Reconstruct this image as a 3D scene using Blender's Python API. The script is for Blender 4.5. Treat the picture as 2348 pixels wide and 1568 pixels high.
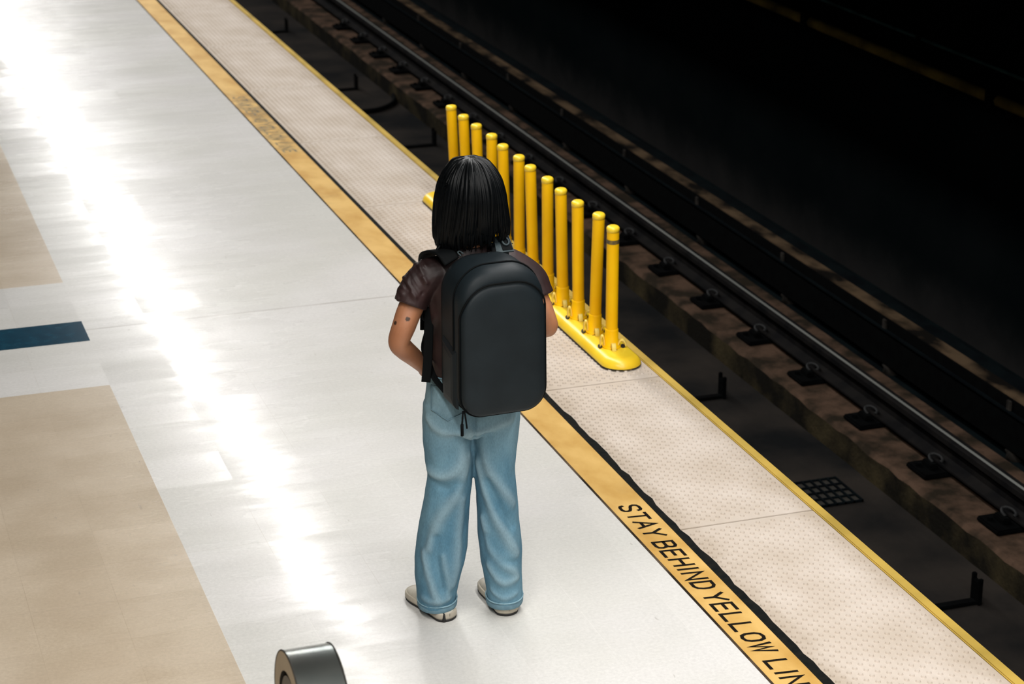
import bpy, bmesh, math, random
import numpy as np
from mathutils import Vector, Matrix, Euler
random.seed(7)
PI = math.pi
C = bpy.context.scene.collection
for o in list(bpy.data.objects):
    bpy.data.objects.remove(o)

# ------------------------------------------------------------------ camera
F_PX, YAW, PITCH, ROLL, CAM_H = 4951.96, 0.323194, 0.343956, 0.005903, 3.33925
def cam_axes():
    f = Vector((math.sin(YAW)*math.cos(PITCH), math.cos(YAW)*math.cos(PITCH), -math.sin(PITCH)))
    r = Vector((math.cos(YAW), -math.sin(YAW), 0)); d = f.cross(r)
    c, s = math.cos(ROLL), math.sin(ROLL)
    return r*c + d*s, d*c - r*s, f
cr, cd, cf = cam_axes()
cam_data = bpy.data.cameras.new('camera'); cam = bpy.data.objects.new('camera', cam_data); C.objects.link(cam)
cam.matrix_world = Matrix((( cr.x, -cd.x, -cf.x, 0), (cr.y, -cd.y, -cf.y, 0), (cr.z, -cd.z, -cf.z, CAM_H), (0, 0, 0, 1)))
cam_data.sensor_width = 36; cam_data.sensor_fit = 'HORIZONTAL'; cam_data.lens = F_PX/2348*36
cam_data.clip_start = 0.1; cam_data.clip_end = 200
cam_data.dof.use_dof = True; cam_data.dof.focus_distance = 7.4; cam_data.dof.aperture_fstop = 5.0
bpy.context.scene.camera = cam
# ------------------------------------------------------------------ world, exposure, lamps
sc = bpy.context.scene
sc.view_settings.view_transform = 'Standard'; sc.view_settings.look = 'None'
sc.view_settings.gamma = 1; sc.view_settings.exposure = 0.60; sc.view_settings.use_curve_mapping = False
w = bpy.data.worlds.new('world'); sc.world = w; w.use_nodes = True
w.node_tree.nodes['Background'].inputs[0].default_value = (0.8, 0.95, 1, 1)
w.node_tree.nodes['Background'].inputs[1].default_value = 0.02
def lamp(x, y, z, sx, sy, power, col):
    l = bpy.data.lights.new('ceiling_or_fill_light', 'AREA'); l.shape = 'RECTANGLE'; l.size = sx; l.size_y = sy
    l.energy = power; l.color = col
    o = bpy.data.objects.new('ceiling_or_fill_light', l); C.objects.link(o); o.location = (x, y, z)
    return o
LAMP_X, LAMP_Z = 3.03, 3.30
for k in range(-2, 15):                     # the continuous fluorescent row above the platform edge
    lamp(LAMP_X, 1.2 + k*2.42, LAMP_Z, 0.20, 2.10, 38, (1.0, 0.985, 0.965))
for k in range(-4, 2):                      # unseen fill row added to brighten faces towards the viewer
    lamp(0.0, 1.0 + k*2.6, 5.0, 0.3, 2.4, 95, (1.0, 0.965, 0.92))

# ------------------------------------------------------------------ materials
def mat(name, c1, c2=None, rough=0.5, metal=0.0, scale=8.0, detail=6, bump=0.0, bscale=60.0, spec=0.5, lo=0.35, hi=0.65, stretch=(1, 1, 1), coat=0.0):
    m = bpy.data.materials.new(name); m.use_nodes = True
    n, l = m.node_tree.nodes, m.node_tree.links
    b = n['Principled BSDF']; b.inputs['Roughness'].default_value = rough; b.inputs['Metallic'].default_value = metal
    b.inputs['Specular IOR Level'].default_value = spec; b.inputs['Coat Weight'].default_value = coat
    tc = n.new('ShaderNodeTexCoord'); mp = n.new('ShaderNodeMapping'); mp.inputs['Scale'].default_value = stretch
    l.new(tc.outputs['Object'], mp.inputs[0])
    if c2 is None: c2 = tuple(min(1, v*0.82) for v in c1)
    t = n.new('ShaderNodeTexNoise'); t.inputs['Scale'].default_value = scale; t.inputs['Detail'].default_value = detail
    l.new(mp.outputs[0], t.inputs['Vector'])
    r = n.new('ShaderNodeValToRGB'); r.color_ramp.elements[0].position = lo; r.color_ramp.elements[1].position = hi
    r.color_ramp.elements[0].color = (*c2, 1); r.color_ramp.elements[1].color = (*c1, 1)
    l.new(t.outputs[0], r.inputs[0]); l.new(r.outputs[0], b.inputs['Base Color'])
    if bump:
        t2 = n.new('ShaderNodeTexNoise'); t2.inputs['Scale'].default_value = bscale; t2.inputs['Detail'].default_value = 4
        l.new(mp.outputs[0], t2.inputs['Vector'])
        bp = n.new('ShaderNodeBump'); bp.inputs['Strength'].default_value = bump; bp.inputs['Distance'].default_value = 0.01
        l.new(t2.outputs[0], bp.inputs['Height']); l.new(bp.outputs[0], b.inputs['Normal'])
    return m
class NT:
    """small helper to write node graphs"""
    def __init__(s, m): s.n, s.l = m.node_tree.nodes, m.node_tree.links
    def val(s, sock, v):
        if hasattr(v, 'is_output') or hasattr(v, 'links'): s.l.new(v, sock)
        else: sock.default_value = v
    def math(s, op, a, b=0.0, c=0.0, clamp=False):
        x = s.n.new('ShaderNodeMath'); x.operation = op; x.use_clamp = clamp
        s.val(x.inputs[0], a); s.val(x.inputs[1], b); s.val(x.inputs[2], c); return x.outputs[0]
    def mix(s, f, a, b):
        x = s.n.new('ShaderNodeMix'); x.data_type = 'RGBA'; s.val(x.inputs[0], f)
        s.val(x.inputs[6], a if hasattr(a, 'links') else (*a, 1)); s.val(x.inputs[7], b if hasattr(b, 'links') else (*b, 1)); return x.outputs[2]
    def noise(s, vec, scale, detail=4, rough=0.5):
        x = s.n.new('ShaderNodeTexNoise'); x.inputs['Scale'].default_value = scale; x.inputs['Detail'].default_value = detail
        x.inputs['Roughness'].default_value = rough; s.l.new(vec, x.inputs['Vector']); return x.outputs[0]
    def scaled(s, vec, sc_):
        x = s.n.new('ShaderNodeMapping'); x.inputs['Scale'].default_value = sc_; s.l.new(vec, x.inputs[0]); return x.outputs[0]
    def ramp(s, v, a, b):
        x = s.n.new('ShaderNodeMapRange'); x.interpolation_type = 'SMOOTHSTEP'
        s.val(x.inputs[0], v); x.inputs[1].default_value = a; x.inputs[2].default_value = b; return x.outputs[0]
    def band(s, v, a, b):                    # 1 between a and b
        return s.math('MULTIPLY', s.math('GREATER_THAN', v, a), s.math('LESS_THAN', v, b))

T = 0.2955                                    # tile pitch
def floor_material():
    m = bpy.data.materials.new('vinyl_tile'); m.use_nodes = True; g = NT(m); n, l = g.n, g.l
    b = n['Principled BSDF']
    geo = n.new('ShaderNodeNewGeometry'); P = geo.outputs['Position']
    sp = n.new('ShaderNodeSeparateXYZ'); l.new(P, sp.inputs[0]); X, Y = sp.outputs[0], sp.outputs[1]
    u = g.math('DIVIDE', g.math('SUBTRACT', X, 1.1315), T); v = g.math('DIVIDE', g.math('SUBTRACT', Y, 6.492), 0.301)
    cb = n.new('ShaderNodeCombineXYZ'); l.new(g.math('FLOOR', u), cb.inputs[0]); l.new(g.math('FLOOR', v), cb.inputs[1])
    wn = n.new('ShaderNodeTexWhiteNoise'); l.new(cb.outputs[0], wn.inputs[0])
    fu = g.math('ABSOLUTE', g.math('SUBTRACT', g.math('FRACT', g.math('ADD', u, 0.5)), 0.5))
    fv = g.math('ABSOLUTE', g.math('SUBTRACT', g.math('FRACT', g.math('ADD', v, 0.5)), 0.5))
    joint = g.math('MAXIMUM', g.math('LESS_THAN', fu, 0.0042), g.math('LESS_THAN', fv, 0.0042))
    white = g.mix(g.ramp(g.noise(P, 1.3, 3), 0.35, 0.7), (0.575, 0.565, 0.53), (0.62, 0.605, 0.585))
    tan = g.mix(g.ramp(g.noise(P, 2.2, 4), 0.3, 0.7), (0.45, 0.365, 0.265), (0.53, 0.445, 0.34))
    inrow = g.math('SUBTRACT', 1.0, g.band(Y, 8.90, 10.42))
    base = g.mix(g.math('MULTIPLY', g.math('LESS_THAN', X, 1.1315), inrow), white, tan)
    # fleck of the vinyl, tile to tile tint
    fl = g.math('MULTIPLY_ADD', g.noise(P, 75, 5, 0.75), 0.46, 0.77)
    tn = g.math('MULTIPLY_ADD', wn.outputs[0], 0.05, 0.965)
    wear = g.math('MULTIPLY_ADD', g.noise(g.scaled(P, (1, 1, 1)), 0.55, 5), 0.20, 0.90)
    k = g.math('MULTIPLY', g.math('MULTIPLY', fl, tn), wear)
    vm = n.new('ShaderNodeVectorMath'); vm.operation = 'SCALE'; l.new(base, vm.inputs[0]); l.new(k, vm.inputs['Scale'])
    # scuffs: sparse dark specks and hairline scratches
    sc1 = g.ramp(g.noise(g.scaled(P, (1.0, 0.35, 1)), 38, 2), 0.72, 0.78)
    col = g.mix(g.math('MULTIPLY', sc1, 0.35), vm.outputs[0], (0.25, 0.22, 0.19))
    # joints: dirty in some stretches, polished pale in others
    jn = g.ramp(g.noise(P, 0.9, 3), 0.30, 0.52)
    jcol = g.mix(jn, (0.30, 0.26, 0.21), (0.72, 0.70, 0.67))
    jcol = g.mix(g.math('LESS_THAN', X, 1.128), jcol, (0.30, 0.24, 0.17))
    col = g.mix(g.math('MULTIPLY', joint, g.math('MULTIPLY_ADD', g.noise(P, 1.7, 2), 0.8, -0.16, True)), col, jcol)
    # the dirty cross seam in line with the blue strip
    seam = g.math('MULTIPLY', g.band(Y, 9.655, 9.672), g.band(X, 1.137, 2.706))
    col = g.mix(g.math('MULTIPLY', seam, g.math('MULTIPLY_ADD', g.noise(P, 3.5, 3), 1.0, -0.05, True)), col, (0.34, 0.31, 0.28))
    # dark sealant along the yellow line
    l.new(col, b.inputs['Base Color'])
    # waxed finish, brushed across the platform by the floor machine
    n1 = g.math('SUBTRACT', g.noise(g.scaled(P, (0.8, 5.5, 1)), 1.5, 3, 0.6), 0.5)
    n2 = g.math('SUBTRACT', g.noise(g.scaled(P, (2.2, 26, 1)), 1.7, 3, 0.6), 0.5)
    n3 = g.math('SUBTRACT', g.noise(P, 0.8, 2), 0.5)
    tx = g.math('ADD', g.math('MULTIPLY', n1, 0.052), g.math('ADD', g.math('MULTIPLY', n2, 0.040), g.math('MULTIPLY', n3, 0.022)))
    tx = g.math('ADD', tx, g.math('MULTIPLY', g.math('SUBTRACT', wn.outputs[0], 0.5), 0.016))
    ty = g.math('MULTIPLY', g.math('SUBTRACT', wn.outputs[0], 0.5), 0.012)
    nv = n.new('ShaderNodeCombineXYZ'); l.new(tx, nv.inputs[0]); l.new(ty, nv.inputs[1]); nv.inputs[2].default_value = 1
    nm = n.new('ShaderNodeVectorMath'); nm.operation = 'NORMALIZE'; l.new(nv.outputs[0], nm.inputs[0])
    l.new(nm.outputs[0], b.inputs['Normal'])
    rr = g.math('MULTIPLY_ADD', g.noise(g.scaled(P, (1, 6, 1)), 3, 4), 0.10, 0.055)
    l.new(g.math('MULTIPLY_ADD', g.noise(g.scaled(P, (1, 4, 1)), 2, 4), 0.14, 0.20), b.inputs['Roughness']); b.inputs['Specular IOR Level'].default_value = 0.10
    b.inputs['Coat Weight'].default_value = 0.16; b.inputs['Coat IOR'].default_value = 1.45; l.new(rr, b.inputs['Coat Roughness']); l.new(nm.outputs[0], b.inputs['Coat Normal'])
    return m
def flat(name, col, rough=0.5): return mat(name, col, col, rough)

M = {}
M['floor'] = floor_material()
M['yellow_line'] = mat('worn_yellow_vinyl', (0.64, 0.405, 0.125), (0.48, 0.265, 0.055), 0.5, scale=3.6, detail=9, lo=0.33, hi=0.60, stretch=(1.6, 1, 1), bump=0.05, spec=0.2)
_g = NT(M['yellow_line']); _b = _g.n['Principled BSDF']; _src = _b.inputs['Base Color'].links[0].from_socket
_geo = _g.n.new('ShaderNodeNewGeometry'); _sp = _g.n.new('ShaderNodeSeparateXYZ'); _g.l.new(_geo.outputs['Position'], _sp.inputs[0])
_m = _g.math('MULTIPLY', _g.ramp(_sp.outputs[1], 12.3, 12.9), _g.math('SUBTRACT', 1, _g.ramp(_sp.outputs[1], 13.9, 14.4)))     # scuffed patch around the worn words
_m2 = _g.math('ADD', _g.math('MULTIPLY', _m, 0.75), _g.math('MULTIPLY', _g.ramp(_g.noise(_geo.outputs['Position'], 1.1, 4), 0.56, 0.70), 0.4))
_g.l.new(_g.mix(_g.math('MULTIPLY', _m2, _g.ramp(_g.noise(_geo.outputs['Position'], 9, 6, 0.65), 0.36, 0.66)), _src, (0.20, 0.135, 0.055)), _b.inputs['Base Color'])
M['black_ink'] = mat('black_lettering', (0.004, 0.0035, 0.003), (0.012, 0.009, 0.006), 0.8, scale=30, spec=0.04)
M['rubber'] = mat('black_joint_filler', (0.003, 0.0048, 0.005), (0.010, 0.010, 0.008), 0.75, scale=25, bump=0.3, bscale=40, spec=0.05)
M['brown_line'] = mat('dark_sealant', (0.018, 0.012, 0.007), (0.10, 0.07, 0.045), 0.8, scale=2.2, detail=8, lo=0.40, hi=0.55, spec=0.05)
M['blue_tile'] = mat('blue_vinyl', (0.006, 0.050, 0.085), (0.003, 0.034, 0.062), 0.14, scale=22, detail=8, spec=0.15)
M['tactile'] = mat('tactile_tile', (0.60, 0.53, 0.465), (0.50, 0.425, 0.35), 0.5, scale=3.2, detail=8, lo=0.32, hi=0.66, bump=0.08, bscale=200, spec=0.3)
M['edge_yellow'] = mat('edge_paint', (0.52, 0.35, 0.07), (0.33, 0.225, 0.04), 0.5, scale=3, detail=8, lo=0.3, hi=0.6, spec=0.25)
M['post_yellow'] = mat('post_plastic', (0.97, 0.55, 0.003), (0.94, 0.50, 0.002), 0.5, scale=9, bump=0.03, bscale=90, spec=0.15)
M['curb_yellow'] = mat('curb_rubber', (0.93, 0.66, 0.035), (0.86, 0.55, 0.02), 0.32, scale=7)
M['clip_yellow'] = mat('pale_yellow_clip', (0.86, 0.70, 0.18), (0.8, 0.55, 0.08), 0.5)
M['hole'] = mat('black_slot', (0.012, 0.01, 0.006), None, 0.8)
M['band'] = mat('dark_band', (0.05, 0.045, 0.03), (0.25, 0.16, 0.02), 0.6, scale=40)
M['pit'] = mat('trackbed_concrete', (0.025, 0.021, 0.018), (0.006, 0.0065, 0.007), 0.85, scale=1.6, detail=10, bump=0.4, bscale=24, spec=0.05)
M['plinth'] = mat('rusty_plinth', (0.080, 0.049, 0.033), (0.020, 0.015, 0.010), 0.9, scale=5.5, detail=12, lo=0.40, hi=0.62, bump=0.8, bscale=30, spec=0.05)
M['plinth_face'] = mat('mossy_plinth_face', (0.055, 0.043, 0.022), (0.009, 0.008, 0.006), 0.9, scale=2.6, detail=10, lo=0.44, hi=0.68, bump=0.5, bscale=40, spec=0.05)
M['gutter'] = mat('shade_teal_gutter', (0.0035, 0.0065, 0.0075), (0.0018, 0.0032, 0.004), 0.85, scale=3, spec=0.03)  # teal of the shadows put into the base colour
M['rail_top'] = mat('polished_rail', (0.20, 0.205, 0.19), (0.13, 0.135, 0.125), 0.6, 0.0, scale=3, stretch=(8, 0.2, 8), spec=0.3)
M['rail_side'] = mat('rail_steel', (0.010, 0.009, 0.0085), (0.004, 0.004, 0.0045), 0.8, scale=6, detail=8, spec=0.05)
M['black_iron'] = mat('black_iron', (0.0014, 0.0018, 0.0019), (0.0008, 0.0008, 0.001), 0.8, scale=15, spec=0.04)
M['clip_steel'] = mat('clip_steel', (0.022, 0.023, 0.024), (0.010, 0.010, 0.010), 0.6, scale=20, spec=0.15)
M['cover'] = mat('dusty_cover_board', (0.095, 0.064, 0.038), (0.007, 0.006, 0.005), 0.9, scale=2.6, detail=9, lo=0.40, hi=0.60, stretch=(2, 1, 2), spec=0.03)
M['cover_side'] = mat('cover_edge', (0.0035, 0.006, 0.007), (0.002, 0.003, 0.004), 0.8, scale=5, spec=0.03)
M['insulator'] = mat('insulator', (0.035, 0.031, 0.027), (0.010, 0.009, 0.008), 0.7, scale=20, spec=0.1)
M['conduit'] = mat('dirty_yellow_conduit', (0.42, 0.29, 0.07), (0.12, 0.085, 0.025), 0.8, scale=2.5, detail=8, spec=0.05)
M['cable'] = mat('teal_cable', (0.05, 0.13, 0.135), (0.02, 0.05, 0.05), 0.7, scale=4, spec=0.08)
M['concrete'] = mat('platform_edge_concrete', (0.012, 0.011, 0.010), (0.005, 0.005, 0.005), 0.9, scale=5, spec=0.05)
M['ceiling'] = mat('ceiling_paint', (0.12, 0.12, 0.11), None, 0.9, scale=2)
M['light_blocker_black'] = mat('light_blocker_black', (0.01, 0.01, 0.01), None, 0.9, scale=2, spec=0.05)  # for the unseen light blocker
def wall_material():
    m = bpy.data.materials.new('shade_dark_wall'); m.use_nodes = True; g = NT(m); n, l = g.n, g.l
    b = n['Principled BSDF']; b.inputs['Roughness'].default_value = 1.0; b.inputs['Specular IOR Level'].default_value = 0.0
    geo = n.new('ShaderNodeNewGeometry'); P = geo.outputs['Position']
    c = g.mix(g.ramp(g.noise(P, 1.1, 8, 0.6), 0.3, 0.7), (0.0022, 0.0036, 0.0040), (0.0042, 0.0054, 0.0058))  # near-black base stands in for the weak light beyond the platform
    sp = n.new('ShaderNodeSeparateXYZ'); l.new(P, sp.inputs[0])       # paler foot: light on the wall base put into the colour
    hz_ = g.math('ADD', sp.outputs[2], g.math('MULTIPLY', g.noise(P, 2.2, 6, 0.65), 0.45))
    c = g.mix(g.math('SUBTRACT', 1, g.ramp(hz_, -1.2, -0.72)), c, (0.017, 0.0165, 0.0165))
    st = g.ramp(g.noise(g.scaled(P, (1, 3.2, 0.35)), 2.6, 4, 0.6), 0.70, 0.80)
    c = g.mix(g.math('MULTIPLY', st, 0.35), c, (0.018, 0.017, 0.012))
    l.new(c, b.inputs['Base Color']); return m
M['wall'] = wall_material()
def steel_material():
    m = mat('brushed_steel', (0.40, 0.41, 0.38), (0.26, 0.29, 0.28), 0.26, 1.0, scale=9, stretch=(0.5, 1, 1)); return m
M['steel'] = steel_material()
M['steel_face'] = mat('bronze_steel_face', (0.36, 0.30, 0.22), (0.28, 0.23, 0.16), 0.42, 0.8, scale=4)
M['steel_dark'] = mat('dark_steel_panel', (0.12, 0.10, 0.08), (0.07, 0.065, 0.06), 0.5, 0.5, scale=5)  # the inner panel's own dark grey-brown
# person
def skin_material():
    m = bpy.data.materials.new('skin'); m.use_nodes = True; g = NT(m); n, l = g.n, g.l
    b = n['Principled BSDF']; b.inputs['Roughness'].default_value = 0.5
    b.inputs['Subsurface Weight'].default_value = 0.08; b.inputs['Subsurface Radius'].default_value = (0.01, 0.004, 0.002)
    tc = n.new('ShaderNodeTexCoord'); P = tc.outputs['Object']
    c = g.mix(g.ramp(g.noise(P, 9, 4), 0.3, 0.7), (0.32, 0.128, 0.060), (0.42, 0.185, 0.092))
    for (x, y, z, r) in TATTOO:              # small tattoos on the upper arm
        vd = n.new('ShaderNodeVectorMath'); vd.operation = 'DISTANCE'; l.new(P, vd.inputs[0]); vd.inputs[1].default_value = (x, y, z)
        dd = g.math('ADD', vd.outputs['Value'], g.math('MULTIPLY', g.noise(P, 160, 2), 0.006))
        c = g.mix(g.math('MULTIPLY', g.math('SUBTRACT', 1, g.ramp(dd, r+0.001, r+0.005)), 0.92), c, (0.020, 0.011, 0.006))
    l.new(c, b.inputs['Base Color']); return m
TATTOO = [(-0.197, -0.118, 1.088, 0.0075), (-0.236, -0.108, 1.072, 0.007), (-0.205, -0.118, 1.112, 0.002), (-0.204, -0.122, 1.058, 0.002), (-0.228, -0.112, 1.095, 0.002)]
M['skin'] = skin_material()
def denim_material():
    m = bpy.data.materials.new('washed_denim'); m.use_nodes = True; g = NT(m); n, l = g.n, g.l
    b = n['Principled BSDF']; b.inputs['Roughness'].default_value = 0.85; b.inputs['Specular IOR Level'].default_value = 0.15
    tc = n.new('ShaderNodeTexCoord'); P = tc.outputs['Object']
    sp = n.new('ShaderNodeSeparateXYZ'); l.new(P, sp.inputs[0])
    f = g.ramp(g.noise(g.scaled(P, (1, 1, 0.5)), 7, 5, 0.6), 0.28, 0.72)
    c = g.mix(f, (0.070, 0.170, 0.245), (0.140, 0.268, 0.345))
    # thigh fade of the wash
    fade = g.math('MULTIPLY', g.ramp(sp.outputs[2], 0.50, 0.80), 0.4)
    c = g.mix(fade, c, (0.25, 0.33, 0.34))
    at = n.new('ShaderNodeAttribute'); at.attribute_name = 'wear'       # whiskers worn pale along the folds
    c = g.mix(g.math('MULTIPLY', at.outputs['Fac'], 0.36), c, (0.36, 0.45, 0.47))
    tw = g.math('MULTIPLY_ADD', g.noise(g.scaled(P, (1, 1, 0.4)), 260, 2), 0.5, 0.75)
    vm = n.new('ShaderNodeVectorMath'); vm.operation = 'SCALE'; l.new(c, vm.inputs[0]); l.new(tw, vm.inputs['Scale'])
    l.new(vm.outputs[0], b.inputs['Base Color'])
    bp = n.new('ShaderNodeBump'); bp.inputs['Strength'].default_value = 0.25; bp.inputs['Distance'].default_value = 0.006
    l.new(g.noise(P, 45, 4), bp.inputs['Height']); l.new(bp.outputs[0], b.inputs['Normal'])
    return m
M['denim'] = denim_material()
M['denim_hem'] = mat('hem_stitch', (0.27, 0.42, 0.48), (0.16, 0.29, 0.36), 0.85, scale=60)
M['denim_dark'] = mat('denim_seam', (0.13, 0.23, 0.28), (0.10, 0.18, 0.23), 0.9, scale=60)
M['shirt'] = mat('plum_satin_shirt', (0.031, 0.0150, 0.0145), (0.014, 0.0075, 0.0073), 0.50, scale=10, spec=0.3)
M['hair'] = mat('black_hair', (0.0030, 0.0036, 0.0040), (0.0015, 0.0020, 0.0025), 0.36, scale=40, spec=0.13)
M['pack'] = mat('black_coated_fabric', (0.0085, 0.0135, 0.0165), (0.006, 0.010, 0.0125), 0.52, scale=9, bump=0.06, bscale=320, spec=0.22)
M['pack_dark'] = mat('black_webbing', (0.0020, 0.0028, 0.0032), None, 0.75, scale=60, spec=0.1)
M['pack_grey'] = mat('grey_webbing', (0.05, 0.068, 0.073), (0.03, 0.042, 0.047), 0.6, scale=60, spec=0.2)
M['shoe'] = mat('offwhite_leather', (0.52, 0.48, 0.40), (0.42, 0.38, 0.31), 0.55, scale=20)
M['sole'] = mat('black_outsole', (0.012, 0.011, 0.010), None, 0.6)
M['midsole'] = mat('cream_midsole', (0.50, 0.45, 0.36), (0.34, 0.30, 0.24), 0.6, scale=14)

# ------------------------------------------------------------------ mesh helpers
def link(name, me, m, parent=None):
    o = bpy.data.objects.new(name, me); C.objects.link(o)
    if m is not None:
        for mm in (m if isinstance(m, (list, tuple)) else [m]): me.materials.append(mm)
    if parent: o.parent = parent
    return o
def obj(name, bm, m, parent=None, smooth=False):
    bmesh.ops.recalc_face_normals(bm, faces=bm.faces)
    me = bpy.data.meshes.new(name); bm.to_mesh(me); bm.free()
    if smooth:
        for p in me.polygons: p.use_smooth = True
    return link(name, me, m, parent)
def tag(o, label=None, cat=None, group=None, kind=None):
    if label: o['label'] = label
    if cat: o['category'] = cat
    if group: o['group'] = group
    if kind: o['kind'] = kind
    return o
def empty(name, loc, rz=0.0):
    o = bpy.data.objects.new(name, None); C.objects.link(o); o.location = loc; o.rotation_euler = (0, 0, rz)
    o.empty_display_size = 0.1
    return o
def box(bm, x0, x1, y0, y1, z0, z1, bev=0.0):
    r = bmesh.ops.create_cube(bm, size=1.0)
    vs = r['verts']
    for v in vs:
        v.co = Vector(((x0+x1)/2 + v.co.x*(x1-x0), (y0+y1)/2 + v.co.y*(y1-y0), (z0+z1)/2 + v.co.z*(z1-z0)))
    if bev:
        es = list({e for v in vs for e in v.link_edges})
        bmesh.ops.bevel(bm, geom=es, offset=bev, segments=2, affect='EDGES', clamp_overlap=True)
def newbox(*a): bm = bmesh.new(); box(bm, *a); return bm
def struct(name, bm, m, smooth=False): return tag(obj(name, bm, m, smooth=smooth), kind='structure')
def loft(bm, rings, caps=True, closed=True):
    vr = [[bm.verts.new(p) for p in r] for r in rings]
    n = len(vr[0])
    for a, b in zip(vr, vr[1:]):
        for i in range(n if closed else n-1):
            j = (i+1) % n
            bm.faces.new((a[i], a[j], b[j], b[i]))
    if caps:
        bm.faces.new(list(reversed(vr[0]))); bm.faces.new(vr[-1])
    return vr
def ell(c, rx, ry, n=28, X=Vector((1, 0, 0)), Y=Vector((0, 1, 0)), e=2.0):
    c = Vector(c); out = []
    for i in range(n):
        t = 2*PI*i/n; ct, st = math.cos(t), math.sin(t)
        out.append(c + X*(rx*math.copysign(abs(ct)**(2/e), ct)) + Y*(ry*math.copysign(abs(st)**(2/e), st)))
    return out
def catmull(pts, sub):
    P = [np.array(p, float) for p in pts]; P = [2*P[0]-P[1]] + P + [2*P[-1]-P[-2]]
    out = []
    for i in range(1, len(P)-2):
        for k in range(sub):
            t = k/sub; a, b, c, d = P[i-1], P[i], P[i+1], P[i+2]
            out.append(0.5*((2*b) + (c-a)*t + (2*a-5*b+4*c-d)*t*t + (3*b-a-3*c+d)*t**3))
    out.append(P[-2]); return out
def limb(bm, pts, n=20, sub=6, ref=(0, 1, 0), dome=True, e=2.0):
    """pts: (x, y, z, rx[, ry]); sections across the path; ry along the reference direction"""
    pts = [p if len(p) == 5 else (*p, p[3]) for p in pts]
    q = catmull(pts, sub); rings = []
    for i, p in enumerate(q):
        a = q[max(0, i-1)][:3]; b = q[min(len(q)-1, i+1)][:3]
        t = Vector(b-a).normalized(); Y = Vector(ref); Y = (Y - t*Y.dot(t)).normalized(); X = Y.cross(t)
        rings.append((Vector(p[:3]), max(p[3], 1e-4), max(p[4], 1e-4), X, Y, t))
    R = []
    if dome:
        c, rx, ry, X, Y, t = rings[0]
        for k in (0.15, 0.5, 0.8): R.append(ell(c - t*min(rx, ry)*math.sqrt(1-k*k)*0.9, rx*k, ry*k, n, X, Y, e))
    for c, rx, ry, X, Y, t in rings: R.append(ell(c, rx, ry, n, X, Y, e))
    if dome:
        c, rx, ry, X, Y, t = rings[-1]
        for k in (0.8, 0.5, 0.15): R.append(ell(c + t*min(rx, ry)*math.sqrt(1-k*k)*0.9, rx*k, ry*k, n, X, Y, e))
    loft(bm, R)
def tube(bm, pts, r, n=8, sub=4, r2=None):
    k = len(pts)
    limb(bm, [(*p, r if r2 is None else r + (r2-r)*i/(k-1)) for i, p in enumerate(pts)], n, sub, ref=(0.13, 0.31, 0.94), dome=False)
def ribbon(bm, pts, w, t, sub=6, ref=(1, 0, 0)):
    limb(bm, [(*p, t/2, w/2) for p in pts], 12, sub, ref=ref, dome=False, e=5)
def bake(bm, voxel=0.006, smooth=6, fac=0.5):
    """union of overlapping closed shapes as one continuous smooth surface"""
    bmesh.ops.recalc_face_normals(bm, faces=bm.faces)
    me = bpy.data.meshes.new('tmp'); bm.to_mesh(me); bm.free()
    o = bpy.data.objects.new('tmp', me); C.objects.link(o)
    r = o.modifiers.new('r', 'REMESH'); r.mode = 'VOXEL'; r.voxel_size = voxel
    s = o.modifiers.new('s', 'SMOOTH'); s.iterations = smooth; s.factor = fac
    dg = bpy.context.evaluated_depsgraph_get(); dg.update()
    out = bpy.data.meshes.new_from_object(o.evaluated_get(dg))
    bpy.data.objects.remove(o); bpy.data.meshes.remove(me)
    for p in out.polygons: p.use_smooth = True
    return out
def seg_dist(V, a, b):
    a, b = np.array(a), np.array(b); d = b-a; t = np.clip(((V-a)@d)/(d@d), 0, 1)
    return np.linalg.norm(V - (a + t[:, None]*d), axis=1), t
def folds(me, lines):
    """raise (or sink) cloth folds along poly-lines: (points, width, amplitude)"""
    n = len(me.vertices); V = np.empty(n*3); me.vertices.foreach_get('co', V); V = V.reshape(-1, 3)
    N = np.array([v.normal[:] for v in me.vertices]); D = np.zeros(n)
    for pts, wd, amp in lines:
        pts = [np.array(p) for p in (pts if len(pts) > 10 else catmull(pts, 5))]
        best = np.full(n, 1e9)
        for a, b in zip(pts, pts[1:]):
            d, _ = seg_dist(V, a[:3], b[:3]); best = np.minimum(best, d)
        D += amp*np.exp(-(best/wd)**2)
    V += N*D[:, None]; me.vertices.foreach_set('co', V.ravel()); me.update(); return D
def on_cloth(me, pts):
    """lay (x, height) points onto the side of the cloth that faces the viewer"""
    from mathutils.bvhtree import BVHTree
    t = BVHTree.FromPolygons([v.co.copy() for v in me.vertices], [tuple(p.vertices) for p in me.polygons])
    d = Vector((0, 1, -.376)).normalized(); out = []
    for x, z in catmull(pts, 7):
        h = t.ray_cast(Vector((x, -1.0, z + .376)), d)[0]
        out.append(tuple(h) if h else (x, -.1, z))
    return out
def wobble(me, amp, freq, seed=0):
    from mathutils import noise
    n = len(me.vertices); N = [v.normal.copy() for v in me.vertices]
    for v, nn in zip(me.vertices, N):
        v.co += nn*(amp*noise.noise(Vector((v.co.x*freq[0]+seed, v.co.y*freq[1], v.co.z*freq[2]))))
    me.update()

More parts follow.
